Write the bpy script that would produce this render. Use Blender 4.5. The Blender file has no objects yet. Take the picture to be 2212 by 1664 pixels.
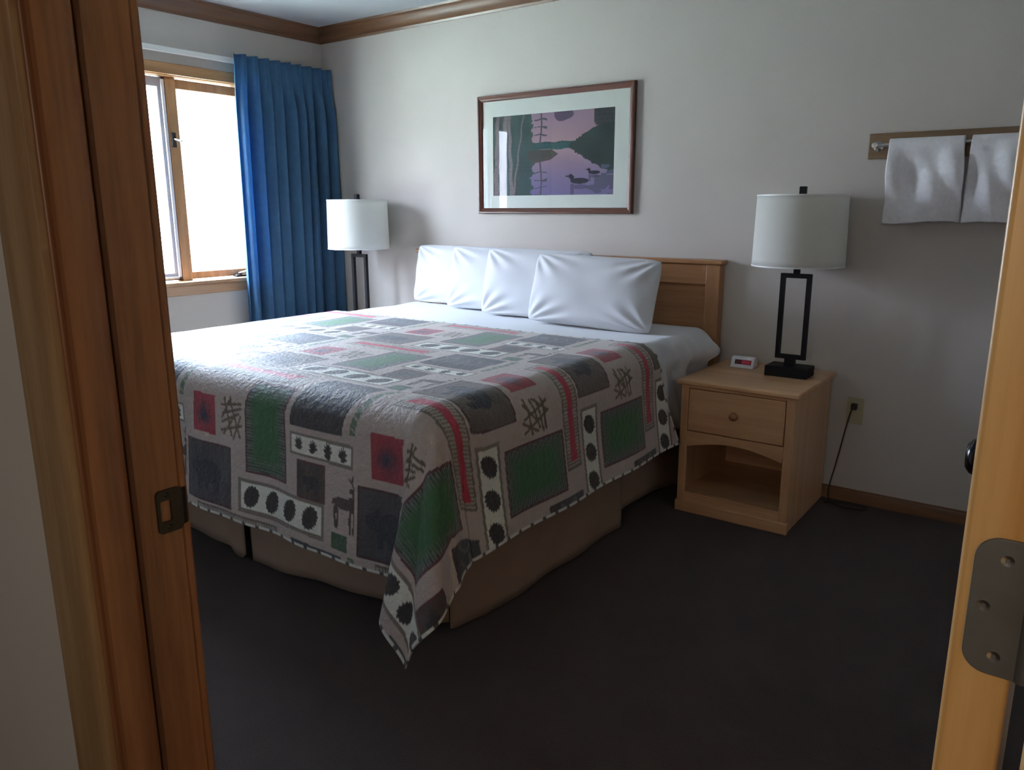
import bpy, bmesh, math, random
import numpy as np
from mathutils import Vector, Matrix
random.seed(4)
PI = math.pi
S = bpy.context.scene
COL = S.collection

# ------------------------------------------------------------------ camera
def cam_rot(yaw, pitch, roll):
    cy, sy, cp, sp = math.cos(yaw), math.sin(yaw), math.cos(pitch), math.sin(pitch)
    f = Vector((-sy*cp, cy*cp, -sp)); r = Vector((cy, sy, 0)); d = f.cross(r)
    cr, sr = math.cos(roll), math.sin(roll)
    r2 = cr*r + sr*d; d2 = -sr*r + cr*d
    return Matrix((r2, -d2, -f)).transposed()
cd = bpy.data.cameras.new('camera'); cam = bpy.data.objects.new('camera', cd); COL.objects.link(cam)
cam.matrix_world = Matrix.Translation((4.1961, -3.6176, 1.3161)) @ cam_rot(math.radians(36.3203), math.radians(12.8625), math.radians(0.1322)).to_4x4()
cd.sensor_width = 36; cd.lens = 36*1673.16/2212; cd.clip_start = 0.02
S.camera = cam

# ------------------------------------------------------------------ world, lights, exposure
S.view_settings.view_transform = 'Standard'; S.view_settings.look = 'None'
S.view_settings.gamma = 1.0; S.view_settings.use_curve_mapping = False
S.view_settings.exposure = 0.38
SKY = 15.0; HALL = 6.4
w = bpy.data.worlds.new('sky'); S.world = w; w.use_nodes = True
nt = w.node_tree; nt.nodes.clear()
wo = nt.nodes.new('ShaderNodeOutputWorld'); bg = nt.nodes.new('ShaderNodeBackground')
tc = nt.nodes.new('ShaderNodeTexCoord'); sx = nt.nodes.new('ShaderNodeSeparateXYZ'); rp = nt.nodes.new('ShaderNodeValToRGB')
nt.links.new(tc.outputs['Generated'], sx.inputs[0]); nt.links.new(sx.outputs['Z'], rp.inputs[0])
rp.color_ramp.elements.new(0.3)
for e_, (p_, c_) in zip(rp.color_ramp.elements, [(0.0, (0.82, 0.85, 0.96)), (0.25, (1.37, 1.50, 1.85)), (0.65, (3.05, 3.85, 4.75))]):
    e_.position = p_; e_.color = (*c_, 1)
nt.links.new(rp.outputs[0], bg.inputs[0]); bg.inputs[1].default_value = SKY
nt.links.new(bg.outputs[0], wo.inputs[0])
def area(name, loc, target, sx_, sy_, power, col, portal=False):
    l = bpy.data.lights.new(name, 'AREA'); l.shape = 'RECTANGLE'; l.size = sx_; l.size_y = sy_; l.energy = power; l.color = col
    if portal: l.cycles.is_portal = True
    o = bpy.data.objects.new(name, l); COL.objects.link(o); o.location = loc
    o.rotation_euler = (Vector(target)-Vector(loc)).to_track_quat('-Z', 'Y').to_euler()
    return o
# the window opening lets the sky in (sampling portal only, gives no light of its own)
area('window_portal', (-0.17, -1.5025, 1.47), (3, -1.5025, 1.47), 1.87, 1.2, 1.0, (1, 1, 1), portal=True)
# light of the hall behind the camera
area('hall_lamp_light', (4.1, -5.35, 1.75), (4.0, -3.2, 1.25), 0.9, 0.9, HALL, (1.0, 0.90, 0.78))

# sun from behind the house: lights the ground outside, never enters the room
sl = bpy.data.lights.new('sun', 'SUN'); sl.energy = 38; sl.angle = .01; sl.color = (1.0, .95, .86)
so_ = bpy.data.objects.new('sun', sl); COL.objects.link(so_); so_.rotation_euler = Vector((-.75, .25, -1.0)).to_track_quat('-Z', 'Y').to_euler()

# ------------------------------------------------------------------ materials
def mat(name):
    m = bpy.data.materials.new(name); m.use_nodes = True
    t = m.node_tree; return m, t, t.nodes['Principled BSDF']
def setp(b, **k):
    names = dict(color='Base Color', rough='Roughness', metal='Metallic', spec='Specular IOR Level', sheen='Sheen Weight', coat='Coat Weight', trans='Transmission Weight')
    for a, v in k.items():
        i = b.inputs[names[a]]
        i.default_value = (*v, 1) if a == 'color' else v
def noise(t, scale, detail=4, vec=None, rough=.5):
    n = t.nodes.new('ShaderNodeTexNoise'); n.inputs['Scale'].default_value = scale; n.inputs['Detail'].default_value = detail
    n.inputs['Roughness'].default_value = rough
    if vec: t.links.new(vec, n.inputs['Vector'])
    return n
def bump(t, b, src, strength, dist=0.002):
    u = t.nodes.new('ShaderNodeBump'); u.inputs['Strength'].default_value = strength; u.inputs['Distance'].default_value = dist
    t.links.new(src, u.inputs['Height']); t.links.new(u.outputs[0], b.inputs['Normal']); return u
def objvec(t, scale=(1, 1, 1)):
    c = t.nodes.new('ShaderNodeTexCoord'); m = t.nodes.new('ShaderNodeMapping'); m.inputs['Scale'].default_value = scale
    t.links.new(c.outputs['Object'], m.inputs[0]); return m.outputs[0]
def ramp(t, src, stops):
    r = t.nodes.new('ShaderNodeValToRGB'); e = r.color_ramp.elements
    while len(e) < len(stops): e.new(0.5)
    for i, (p, c) in enumerate(stops): e[i].position = p; e[i].color = (*c, 1)
    t.links.new(src, r.inputs[0]); return r
def plain(name, col, rough=.5, var=0.08, vs=8, bs=0.0, bscale=200, bd=.001, **k):
    m, t, b = mat(name); setp(b, color=col, rough=rough, **k)
    v = objvec(t); n = noise(t, vs, 3, v)
    lo = tuple(c*(1-var) for c in col); hi = tuple(min(1, c*(1+var)) for c in col)
    r = ramp(t, n.outputs[0], [(0.3, lo), (0.7, hi)]); t.links.new(r.outputs[0], b.inputs['Base Color'])
    if bs: bump(t, b, noise(t, bscale, 3, v).outputs[0], bs, bd)
    return m
def wood(name, dark, light, axis='z', rough=.35, grain=28, coat=.15):
    m, t, b = mat(name); setp(b, rough=rough, coat=coat); b.inputs['Coat Roughness'].default_value = .25
    sc = {'x': (.06, 1, 1), 'y': (1, .06, 1), 'z': (1, 1, .06)}[axis]
    v = objvec(t, sc); n = noise(t, grain, 6, v, .6); n2 = noise(t, grain*6, 3, v)
    mx = t.nodes.new('ShaderNodeMath'); mx.operation = 'MULTIPLY_ADD'; mx.inputs[1].default_value = .25
    t.links.new(n2.outputs[0], mx.inputs[0]); t.links.new(n.outputs[0], mx.inputs[2])
    mid = tuple((a+c)/2 for a, c in zip(dark, light))
    r = ramp(t, mx.outputs[0], [(0.42, dark), (0.6, mid), (0.82, light)])
    t.links.new(r.outputs[0], b.inputs['Base Color']); bump(t, b, mx.outputs[0], .08, .001)
    return m
M = {}
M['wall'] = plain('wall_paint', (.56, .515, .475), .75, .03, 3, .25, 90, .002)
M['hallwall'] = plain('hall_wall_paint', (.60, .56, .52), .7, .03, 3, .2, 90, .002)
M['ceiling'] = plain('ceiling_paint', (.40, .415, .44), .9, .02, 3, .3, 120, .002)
M['crown'] = {a: wood('crown_oak_'+a, (.075, .030, .014), (.17, .078, .034), a, .35) for a in 'xy'}
M['casing'] = {a: wood('window_oak_'+a, (.29, .14, .055), (.48, .26, .115), a, .3) for a in 'yz'}
M['jamb'] = wood('jamb_stained_wood', (.17, .062, .022), (.34, .14, .055), 'z', .38)
M['doorcasing'] = wood('door_casing_wood', (.25, .135, .055), (.42, .26, .13), 'z', .35)
M['door'] = wood('door_edge_pine', (.78, .40, .12), (.97, .64, .28), 'z', .35)
M['base'] = wood('baseboard_wood', (.13, .058, .022), (.25, .12, .048), 'x', .4)
M['maple'] = {a: wood('maple_'+a, (.46, .235, .115), (.66, .38, .20), a, .3, 14) for a in 'xz'}
M['head'] = {a: wood('headboard_wood_'+a, (.25, .11, .042), (.42, .20, .085), a, .33, 16) for a in 'xz'}
M['frame'] = {a: wood('picture_frame_wood_'+a, (.045, .012, .008), (.14, .042, .022), a, .3) for a in 'xz'}
M['rack'] = wood('towel_board_wood', (.14, .08, .04), (.24, .14, .07), 'x', .4)
M['black'] = plain('black_iron', (.010, .009, .011), .55, .1, 20, .1, 300, spec=.2)
M['bronze'] = plain('dark_bronze', (.02, .014, .012), .3, .15, 20, metal=.6)
M['knob'] = plain('polished_dark_bronze', (.012, .009, .008), .16, .1, 20, metal=.3)
M['strike'] = plain('oil_rubbed_bronze', (.008, .006, .005), .35, .1, 20, metal=.2)
M['pewter'] = plain('worn_steel', (.20, .205, .20), .5, .12, 30, metal=.55)
M['chrome'] = plain('bright_metal', (.75, .75, .75), .2, .05, 20, metal=1.0)
M['cotton'] = plain('white_cotton', (.60, .60, .62), .85, .02, 6, .1, 400, .0006, sheen=.2)
M['towel'] = plain('terry_towel', (.90, .89, .93), .95, .04, 60, .7, 500, .002, sheen=.3)
M['skirt'] = plain('skirt_fabric', (.29, .19, .13), .9, .06, 10, .2, 500, .0008)
M['mattress'] = plain('mattress_ticking', (.7, .7, .7), .9, .03, 20)
M['whiteplastic'] = plain('white_plastic', (.82, .80, .84), .35, .02, 10)
M['ivory'] = plain('ivory_plastic', (.45, .40, .26), .4, .03, 10)
M['vinyl'] = plain('grey_vinyl', (.42, .40, .44), .5, .04, 10)
M['darkgap'] = plain('dark_rubber', (.03, .022, .018), .8, .05, 10)
M['seal_shade'] = plain('brown_seal_and_shade', (.13, .05, .022), .8, .05, 10)  # window weather strips, and the shade line painted beside the door stop
M['railwhite'] = plain('white_enamel', (.80, .80, .78), .4, .02, 10)
M['art_mat'] = plain('picture_mat_board', (.68, .71, .66), .8, .02, 10)
M['display'] = plain('clock_display', (.10, .012, .02), .15, .05, 10)
m, t, b = mat('clock_digits'); setp(b, color=(.32, .01, .045)); b.inputs['Emission Color'].default_value = (1, .03, .12, 1); b.inputs['Emission Strength'].default_value = .04
M['digits'] = m
# carpet
m, t, b = mat('carpet'); setp(b, rough=.98, spec=.15, sheen=.1); v = objvec(t)
n = noise(t, 260, 4, v, .7); n2 = noise(t, 5, 4, v)
r = ramp(t, n.outputs[0], [(.3, (.044, .029, .026)), (.7, (.088, .060, .054))])
mm = t.nodes.new('ShaderNodeMixRGB'); mm.blend_type = 'MULTIPLY'; mm.inputs[0].default_value = .35
t.links.new(r.outputs[0], mm.inputs[1]); t.links.new(n2.outputs[0], mm.inputs[2]); t.links.new(mm.outputs[0], b.inputs['Base Color'])
bump(t, b, n.outputs[0], .8, .004); M['carpet'] = m
# coverlet (woven picture in colour attribute + quilted relief)
def attrmat(name, rough, bs, bscale, bd, sheen=0.0, spec=.3):
    m, t, b = mat(name); a = t.nodes.new('ShaderNodeAttribute'); a.attribute_name = 'Col'
    t.links.new(a.outputs['Color'], b.inputs['Base Color']); setp(b, rough=rough, sheen=sheen, spec=spec)
    if bs:
        v = objvec(t); n = noise(t, bscale, 4, v, .6); bump(t, b, n.outputs[0], bs, bd)
    return m
M['coverlet'] = attrmat('woven_coverlet', .6, 1.0, 60, .006, .22, .7)
M['art'] = attrmat('lake_print', .6, 0, 1, 0)
# curtain: blue cloth that lets some daylight through
def cloth_trans(name, col, tcol, fac, bs=.3):
    m, t, b = mat(name); setp(b, rough=.85, spec=.2); v = objvec(t); n = noise(t, 25, 4, v)
    lo = tuple(c*.88 for c in col); hi = tuple(min(1, c*1.12) for c in col)
    r = ramp(t, n.outputs[0], [(.3, lo), (.7, hi)]) if name != 'lamp_shade_linen' else ramp(t, n.outputs[0], [(.3, col), (.7, tuple(c*.97 for c in col))]); t.links.new(r.outputs[0], b.inputs['Base Color'])
    tr = t.nodes.new('ShaderNodeBsdfTranslucent'); tr.inputs[0].default_value = (*tcol, 1)
    mx = t.nodes.new('ShaderNodeMixShader'); mx.inputs[0].default_value = fac
    out = t.nodes['Material Output']; t.links.new(b.outputs[0], mx.inputs[1]); t.links.new(tr.outputs[0], mx.inputs[2]); t.links.new(mx.outputs[0], out.inputs[0])
    if bs: bump(t, b, noise(t, 350, 3, v).outputs[0], bs, .0008)
    return m
M['curtain'] = cloth_trans('blue_curtain_cloth', (.065, .145, .25), (.04, .24, .48), .3)
M['shade'] = cloth_trans('lamp_shade_linen', (.86, .86, .82), (.85, .85, .78), .35, .1)
# thin glass
def glass(name, tint=(1, 1, 1), ior=1.45):
    m = bpy.data.materials.new(name); m.use_nodes = True; t = m.node_tree; t.nodes.clear()
    o = t.nodes.new('ShaderNodeOutputMaterial'); tr = t.nodes.new('ShaderNodeBsdfTransparent'); tr.inputs[0].default_value = (*tint, 1)
    g = t.nodes.new('ShaderNodeBsdfGlossy'); g.inputs['Roughness'].default_value = .02; g.inputs['Color'].default_value = (1, 1, 1, 1); f = t.nodes.new('ShaderNodeFresnel'); f.inputs[0].default_value = ior
    ge = t.nodes.new('ShaderNodeNewGeometry'); inv = t.nodes.new('ShaderNodeMath'); inv.operation = 'SUBTRACT'; inv.inputs[0].default_value = 1.0; t.links.new(ge.outputs['Backfacing'], inv.inputs[1])
    fm = t.nodes.new('ShaderNodeMath'); fm.operation = 'MULTIPLY'; t.links.new(f.outputs[0], fm.inputs[0]); t.links.new(inv.outputs[0], fm.inputs[1])   # reflect only at the outer faces of the thin pane
    mx = t.nodes.new('ShaderNodeMixShader'); t.links.new(fm.outputs[0], mx.inputs[0]); t.links.new(tr.outputs[0], mx.inputs[1]); t.links.new(g.outputs[0], mx.inputs[2]); t.links.new(mx.outputs[0], o.inputs[0])
    return m
M['pane'] = glass('window_glass', (.97, .99, 1)); M['picglass'] = glass('picture_glass')
M['grass'] = plain('outdoor_lawn', (.42, .44, .36), .95, .2, 2)
M['bark'] = plain('outdoor_building', (.55, .55, .58), .9, .1, 2)

# ------------------------------------------------------------------ mesh helpers
class MB:
    def __init__(s): s.v = []; s.f = []
    def add(s, vs, fs):
        o = len(s.v); s.v += [tuple(p) for p in vs]; s.f += [tuple(i+o for i in f) for f in fs]; return s
    def box(s, x0, x1, y0, y1, z0, z1):
        if x0 > x1: x0, x1 = x1, x0
        if y0 > y1: y0, y1 = y1, y0
        if z0 > z1: z0, z1 = z1, z0
        return s.add([(x0,y0,z0),(x1,y0,z0),(x1,y1,z0),(x0,y1,z0),(x0,y0,z1),(x1,y0,z1),(x1,y1,z1),(x0,y1,z1)],
                     [(0,3,2,1),(4,5,6,7),(0,1,5,4),(1,2,6,5),(2,3,7,6),(3,0,4,7)])
    def tube(s, pts, r, n=10):
        pts = [Vector(p) for p in pts]; rings = []; up = Vector((0, 0, 1))
        for i, p in enumerate(pts):
            d = (pts[min(i+1, len(pts)-1)]-pts[max(i-1, 0)]).normalized()
            a = d.cross(up); a = d.cross(Vector((1, 0, 0))) if a.length < .1 else a; a.normalize(); b_ = d.cross(a)
            rr = r[i] if isinstance(r, (list, tuple)) else r
            rings.append([p+rr*(math.cos(2*PI*k/n)*a+math.sin(2*PI*k/n)*b_) for k in range(n)])
        vs = [q for R_ in rings for q in R_]; fs = []
        for i in range(len(pts)-1):
            for k in range(n): fs.append((i*n+k, i*n+(k+1) % n, (i+1)*n+(k+1) % n, (i+1)*n+k))
        fs.append(tuple(range(n))[::-1]); fs.append(tuple((len(pts)-1)*n+k for k in range(n)))
        return s.add(vs, fs)
    def lathe(s, c, prof, axis='z', n=48, closed=False):
        vs = []; fs = []
        for (r, h) in prof:
            for k in range(n):
                a = 2*PI*k/n; q = {'z': (r*math.cos(a), r*math.sin(a), h), 'x': (h, r*math.cos(a), r*math.sin(a)), 'y': (r*math.cos(a), h, r*math.sin(a))}[axis]
                vs.append((c[0]+q[0], c[1]+q[1], c[2]+q[2]))
        L = len(prof)
        for i in range(L if closed else L-1):
            j = (i+1) % L
            for k in range(n): fs.append((i*n+k, i*n+(k+1) % n, j*n+(k+1) % n, j*n+k))
        return s.add(vs, fs)
    def prism(s, poly, axis, a0, a1):
        # poly: 2D list in the two other axes, extruded along axis
        def P(u, v_, a): return {'x': (a, u, v_), 'y': (u, a, v_), 'z': (u, v_, a)}[axis]
        n = len(poly)
        return s.add([P(u, v_, a0) for u, v_ in poly]+[P(u, v_, a1) for u, v_ in poly],
                     [tuple(range(n))[::-1], tuple(range(n, 2*n))]+[(i, (i+1) % n, n+(i+1) % n, n+i) for i in range(n)])
    def build(s, name, m, parent=None, bevel=0, smooth=True, seg=2, origin=None, angle=35):
        me = bpy.data.meshes.new(name); o = bpy.data.objects.new(name, me); COL.objects.link(o)
        v = np.array(s.v, dtype=float)
        if parent is not None:
            off = Vector(parent_world(parent))
        elif origin is not None: off = Vector(origin)
        else:
            mn, mx = v.min(0), v.max(0); off = Vector(((mn[0]+mx[0])/2, (mn[1]+mx[1])/2, mn[2]))
        v = v-np.array(off)
        me.from_pydata(v.tolist(), [], s.f); me.update()
        bm = bmesh.new(); bm.from_mesh(me); bmesh.ops.recalc_face_normals(bm, faces=bm.faces); bm.to_mesh(me); bm.free()
        if parent is not None: o.parent = parent
        else: o.location = off
        if parent is not None and parent.type == 'MESH': pass
        me.materials.append(m)
        if smooth:
            me.shade_smooth(); me.set_sharp_from_angle(angle=math.radians(angle))
        if bevel:
            bv = o.modifiers.new('bevel', 'BEVEL'); bv.width = bevel; bv.segments = seg; bv.limit_method = 'ANGLE'; bv.angle_limit = math.radians(35)
        return o
def parent_world(p):
    l = Vector(p.location)
    while p.parent: p = p.parent; l = l+Vector(p.location)
    return l
def thing(name, label, cat, loc, group=None):
    o = bpy.data.objects.new(name, None); COL.objects.link(o); o.location = loc; o.empty_display_size = .05
    return tag(o, label, cat, group)
def tag(o, label, cat, group=None):
    o['label'] = label; o['category'] = cat
    if group: o['group'] = group
    return o
def struct(o): o['kind'] = 'structure'; return o
def dup(root, loc, label, group=None):
    r = root.copy(); COL.objects.link(r); r.location = loc; r['label'] = label
    if group: r['group'] = group
    for ch in list(root.children):
        c = ch.copy(); COL.objects.link(c); c.parent = r
        for g in ch.children:
            d = g.copy(); COL.objects.link(d); d.parent = c
    return r
def grid(name, P, m, parent=None, thick=0, close=False, col=None, origin=None, subsurf=0, offset=-1):
    """P: array (nu, nv, 3)"""
    nu, nv = P.shape[:2]; v = P.reshape(-1, 3)
    i = np.arange(nu*nv).reshape(nu, nv)
    q = np.stack([i[:-1, :-1], i[1:, :-1], i[1:, 1:], i[:-1, 1:]], -1).reshape(-1, 4)
    if close:
        q2 = np.stack([i[-1, :-1], i[0, :-1], i[0, 1:], i[-1, 1:]], -1).reshape(-1, 4); q = np.concatenate([q, q2])
    if parent is not None: off = np.array(parent_world(parent))
    elif origin is not None: off = np.array(origin, float)
    else: off = np.array([(v[:, 0].min()+v[:, 0].max())/2, (v[:, 1].min()+v[:, 1].max())/2, v[:, 2].min()])
    me = bpy.data.meshes.new(name); vv = (v-off).astype(np.float32)
    me.vertices.add(len(vv)); me.vertices.foreach_set('co', vv.ravel())
    me.loops.add(q.size); me.loops.foreach_set('vertex_index', q.ravel().astype(np.int32))
    me.polygons.add(len(q)); me.polygons.foreach_set('loop_start', np.arange(0, q.size, 4, dtype=np.int32))
    me.polygons.foreach_set('loop_total', np.full(len(q), 4, np.int32)); me.update(calc_edges=True); me.validate()
    if col is not None:
        a = me.color_attributes.new('Col', 'FLOAT_COLOR', 'POINT'); c4 = np.ones((len(vv), 4), np.float32); c4[:, :3] = col.reshape(-1, 3); a.data.foreach_set('color', c4.ravel())
    me.materials.append(m); me.shade_smooth()
    o = bpy.data.objects.new(name, me); COL.objects.link(o)
    if parent is not None: o.parent = parent
    else: o.location = off
    if subsurf: sm = o.modifiers.new('sub', 'SUBSURF'); sm.levels = subsurf; sm.render_levels = subsurf
    if thick: so = o.modifiers.new('solid', 'SOLIDIFY'); so.thickness = thick; so.offset = offset
    return o
# smooth pseudo noise made of a few sine waves
def wav(seed, X, Y, scale, n=6):
    rs = np.random.RandomState(seed); r = 0
    for _ in range(n):
        a = rs.uniform(0, 2*PI); k = scale*rs.uniform(.5, 1.6); r = r+np.sin(k*(X*np.cos(a)+Y*np.sin(a))+rs.uniform(0, 6.28))
    return r/n
def sstep(a, b_, x):
    t_ = np.clip((x-a)/(b_-a), 0, 1); return t_*t_*(3-2*t_)

# ------------------------------------------------------------------ room shell
CH = 2.44; XR = 4.75; YF = -3.116; YH = -3.232      # ceiling height, right wall, front wall faces
WY0, WY1, WZ0, WZ1 = -0.585, -2.42, 0.905, 2.035      # window opening
fl = MB().box(-0.15, XR+.1, .12, -5.75, -.1, 0).build('floor', M['carpet'], smooth=False); struct(fl)
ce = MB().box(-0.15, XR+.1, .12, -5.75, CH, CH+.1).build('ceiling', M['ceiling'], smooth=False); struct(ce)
struct(MB().box(-.15, XR+.1, 0, .12, 0, CH).build('wall_back', M['wall'], smooth=False))
wl = MB()
wl.box(-.15, 0, 0, WY0, 0, CH); wl.box(-.15, 0, WY1, YF, 0, CH); wl.box(-.15, 0, WY0, WY1, 0, WZ0-.02); wl.box(-.15, 0, WY0, WY1, WZ1+.02, CH)
struct(wl.build('wall_left', M['wall'], smooth=False))
struct(MB().box(XR, XR+.1, 0, -5.75, 0, CH).build('wall_right', M['wall'], smooth=False))
DX0, DX1, DH = 3.285, 4.222, 2.05
fw = MB(); fw.box(-.15, DX0, YF-.002, YH+.002, 0, CH); fw.box(DX1, XR, YF-.002, YH+.002, 0, CH); fw.box(DX0, DX1, YF-.002, YH+.002, DH+.02, CH)
struct(fw.build('wall_front', M['hallwall'], smooth=False))
struct(MB().box(1.9, 2.0, YH, -5.75, 0, CH).build('wall_hall_left', M['hallwall'], smooth=False))
struct(MB().box(1.9, XR+.1, -5.65, -5.75, 0, CH).build('wall_hall_back', M['hallwall'], smooth=False))

# crown moulding (profile swept along two walls, mitred in the corner)
prof = [(0, -.086), (.008, -.086), (.012, -.074), (.022, -.066), (.040, -.040), (.052, -.022), (.060, -.016), (.066, -.012), (.070, 0), (0, 0)]
def crown(name, wall, m):
    mb = MB(); n = len(prof)
    if wall == 'back': A = [(d, -d, CH+h) for d, h in prof]; B = [(XR, -d, CH+h) for d, h in prof]
    else: A = [(d, -d, CH+h) for d, h in prof]; B = [(d, YF, CH+h) for d, h in prof]
    mb.add(A+B, [(i, (i+1) % n, n+(i+1) % n, n+i) for i in range(n)]+[tuple(range(n)), tuple(range(n, 2*n))[::-1]])
    return struct(mb.build(name, m, smooth=True, angle=25))
crown('trim_1', 'back', M['crown']['x']); crown('trim_2', 'left', M['crown']['y'])
bp_ = [(0, 0), (-.014, 0), (-.014, .048), (-.011, .056), (-.006, .060), (0, .060)]
struct(MB().prism([(y, z) for y, z in bp_], 'x', 0.014, XR).build('baseboard_back', M['base']))
struct(MB().prism([(-y, z) for y, z in bp_], 'y', -.014, YF).build('baseboard_left', M['base']))
struct(MB().prism([(XR+y, z) for y, z in bp_], 'y', -.014, YF).build('baseboard_right', M['base']))

# ------------------------------------------------------------------ window (three casements in a wood frame)
win = bpy.data.objects.new('window_1', None); COL.objects.link(win); win.location = (0, (WY0+WY1)/2, WZ0); struct(win)
cz = M['casing']
mb = MB(); CW = .060
mb.box(-.001, .016, WY0+CW, WY1-CW, WZ1, WZ1+CW)
mb.box(-.001, .016, WY0, WY0+CW, WZ0-.01, WZ1); mb.box(-.001, .016, WY1-CW, WY1, WZ0-.01, WZ1)
mb.build('window_casing', cz['y'], win, bevel=.004)
mb = MB()          # lining of the opening
mb.box(-.149, 0, WY0, WY1, WZ1-.004, WZ1+.019); mb.box(-.149, 0, WY0+.0, WY0-.012, WZ0, WZ1); mb.box(-.149, 0, WY1+.012, WY1, WZ0, WZ1); mb.box(-.149, 0, WY0, WY1, WZ0-.019, WZ0+.0)
mb.build('window_lining', cz['y'], win)
mb = MB().box(-.02, .050, WY0+CW+.01, WY1-CW-.01, WZ0-.022, WZ0+.002); mb.build('window_sill', cz['y'], win, bevel=.005)
mb = MB().box(.001, .018, WY0+CW, WY1-CW, WZ0-.078, WZ0-.022); mb.build('window_apron', cz['y'], win, bevel=.003)
mulls = [-1.055, -1.93]
for y in mulls:
    mb = MB().box(-.11, -.045, y+.031, y-.031, WZ0, WZ1-.004); mb.build('window_mullion', cz['z'], win, bevel=.004)
    MB().box(-.10, -.050, y-.0312, y-.043, WZ0+.004, WZ1-.006).build('weather_strip', M['seal_shade'], win)
bays = [(WY0-.012, mulls[0]+.031), (mulls[0]-.031, mulls[1]+.031), (mulls[1]-.031, WY1+.012)]
for k, (ya, yb) in enumerate(bays):
    mb = MB(); f = .036; x0, x1 = -.105, -.062; zl, zh = WZ0+.006, WZ1-.008
    lf = .030 if k == 0 else .075           # the middle casement shows a broad pale stile
    mb.box(x0, x1, ya, yb, zl, zl+.042); mb.box(x0, x1, ya, yb, zh-.052, zh)
    mb.box(x0, x1, ya, ya-(.028, .040, .060)[k], zl+.04, zh-.04); mb.box(x0, x1, yb+(.012, .045, .04)[k], yb, zl+.04, zh-.04)
    sash = mb.build('window_sash', cz['z'] if k == 0 else M['vinyl'], win, bevel=.004)
    MB().box(-.086, -.082, ya-.02, yb+.008, zl+.03, zh-.03).build('pane', M['pane'], sash, smooth=False)
    if k == 1:       # thin white screen frame just inside the grey stile
        sc = MB(); sc.box(-.058, -.048, ya-.004, ya-.022, zl+.01, zh-.01); sc.box(-.058, -.048, ya-.004, yb+.004, zl+.01, zl+.022); sc.box(-.058, -.048, yb+.018, yb+.004, zl+.01, zh-.01)
        sc.build('screen_frame', M['whiteplastic'], win, bevel=.002)
    # crank handle at the bottom of each casement
    cy_ = (ya+yb)/2+.0 if k else -.715
    cr = MB(); cr.box(-.055, -.012, cy_+.045, cy_-.035, WZ0+.002, WZ0+.014); cr.lathe((-.03, cy_, WZ0+.012), [(.014, 0), (.013, .012), (.001, .016)], n=20)
    cr.build('crank_base', M['bronze'], win, bevel=.002)
    MB().tube([(-.03, cy_, WZ0+.024), (-.012, cy_+.005, WZ0+.028), (-.002, cy_+.03, WZ0+.034), (0, cy_+.055, WZ0+.048), (.001, cy_+.06, WZ0+.058)], [.005, .006, .006, .006, .008], 10).build('crank_handle', M['chrome'], win)
for y in mulls:      # sash lock
    lk = MB(); lk.box(-.046, -.034, y+.001, y-.024, 1.655, 1.735); lk.build('lock_plate', M['darkgap'], win, bevel=.002)
    MB().tube([(-.034, y-.010, 1.70), (-.02, y-.008, 1.695), (-.012, y+.008, 1.688), (-.012, y+.022, 1.69)], .006, 8).build('lock_lever', M['chrome'], win)

# ------------------------------------------------------------------ outdoors seen pale through the panes
tag(MB().box(-40, -.6, 25, -25, -.6, -.5).build('lawn', M['grass'], smooth=False), 'pale overexposed lawn outside the window', 'lawn'); bpy.data.objects['lawn']['kind'] = 'structure'

# ------------------------------------------------------------------ curtain rod + curtains
rod = thing('curtain_rod', 'white curtain traverse rod mounted on wall above the window', 'curtain rod', (.08, -1.4, 2.14))
MB().box(.026, .044, -.03, -2.62, 2.142, 2.172).build('rail', M['railwhite'], rod, bevel=.003)
for y in (-.05, -1.45, -2.6):
    MB().box(-.0, .028, y, y-.022, 2.148, 2.164).build('bracket', M['railwhite'], rod, bevel=.002)
def curtain(name, ya, yb, ztop_a, ztop_b, zbot, seed, label, npl=9, lean=(0, 0)):
    ns, nz = 360, 90
    s = np.linspace(0, 1, ns)[:, None]; k = np.linspace(0, 1, nz)[None, :]
    zt = ztop_a+(ztop_b-ztop_a)*s; z = zt+(zbot-zt)*k
    head = sstep(.03, .16, k)                     # pleat heading, then loose folds
    ph = s*npl*2*PI
    pin = .010*np.sin(ph)+.007*np.sin(2*ph+.6)+.003*np.sin(3*ph)
    rs = np.random.RandomState(seed)
    ww = .034*np.sin(ph+.5*np.sin(s*9+seed)+.7*k)+.012*np.sin(s*npl*1.37*PI+2+k*1.1)+.006*np.sin(2*ph+3*k)
    x = .098+pin*(1-head)+ww*head+.012*np.sin(s*5+k*2.2)*head
    bulge = lean[0]*np.sin(PI*np.clip(k*1.0, 0, 1))
    y = ya+(yb-ya)*s+.010*np.cos(ph+.4)*head+lean[1]*k*s-bulge*s*0
    z = z+.0025*np.sin(ph*1.0+.3)*(1-sstep(0, .06, k))
    x = np.clip(x, .052, 1); P = np.stack([x+0*z, y+0*z, z+0*x], -1)
    c = grid(name, P, M['curtain'], thick=.002)
    return tag(c, label, 'curtain')
c1 = curtain('curtain', -.018, -.730, 2.184, 2.188, .05, 3, 'blue pleated curtain hanging between window and bedside lamp in the corner', 9, (.02, -.045))
# curtain at the far side of the window, hidden from here by the door jamb but mirrored in the picture glass
c2 = curtain('curtain', -1.89, -2.62, 2.185, 2.185, .05, 8, 'blue pleated curtain at the end of the window nearest the doorway', 7, (.0, .0))

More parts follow.
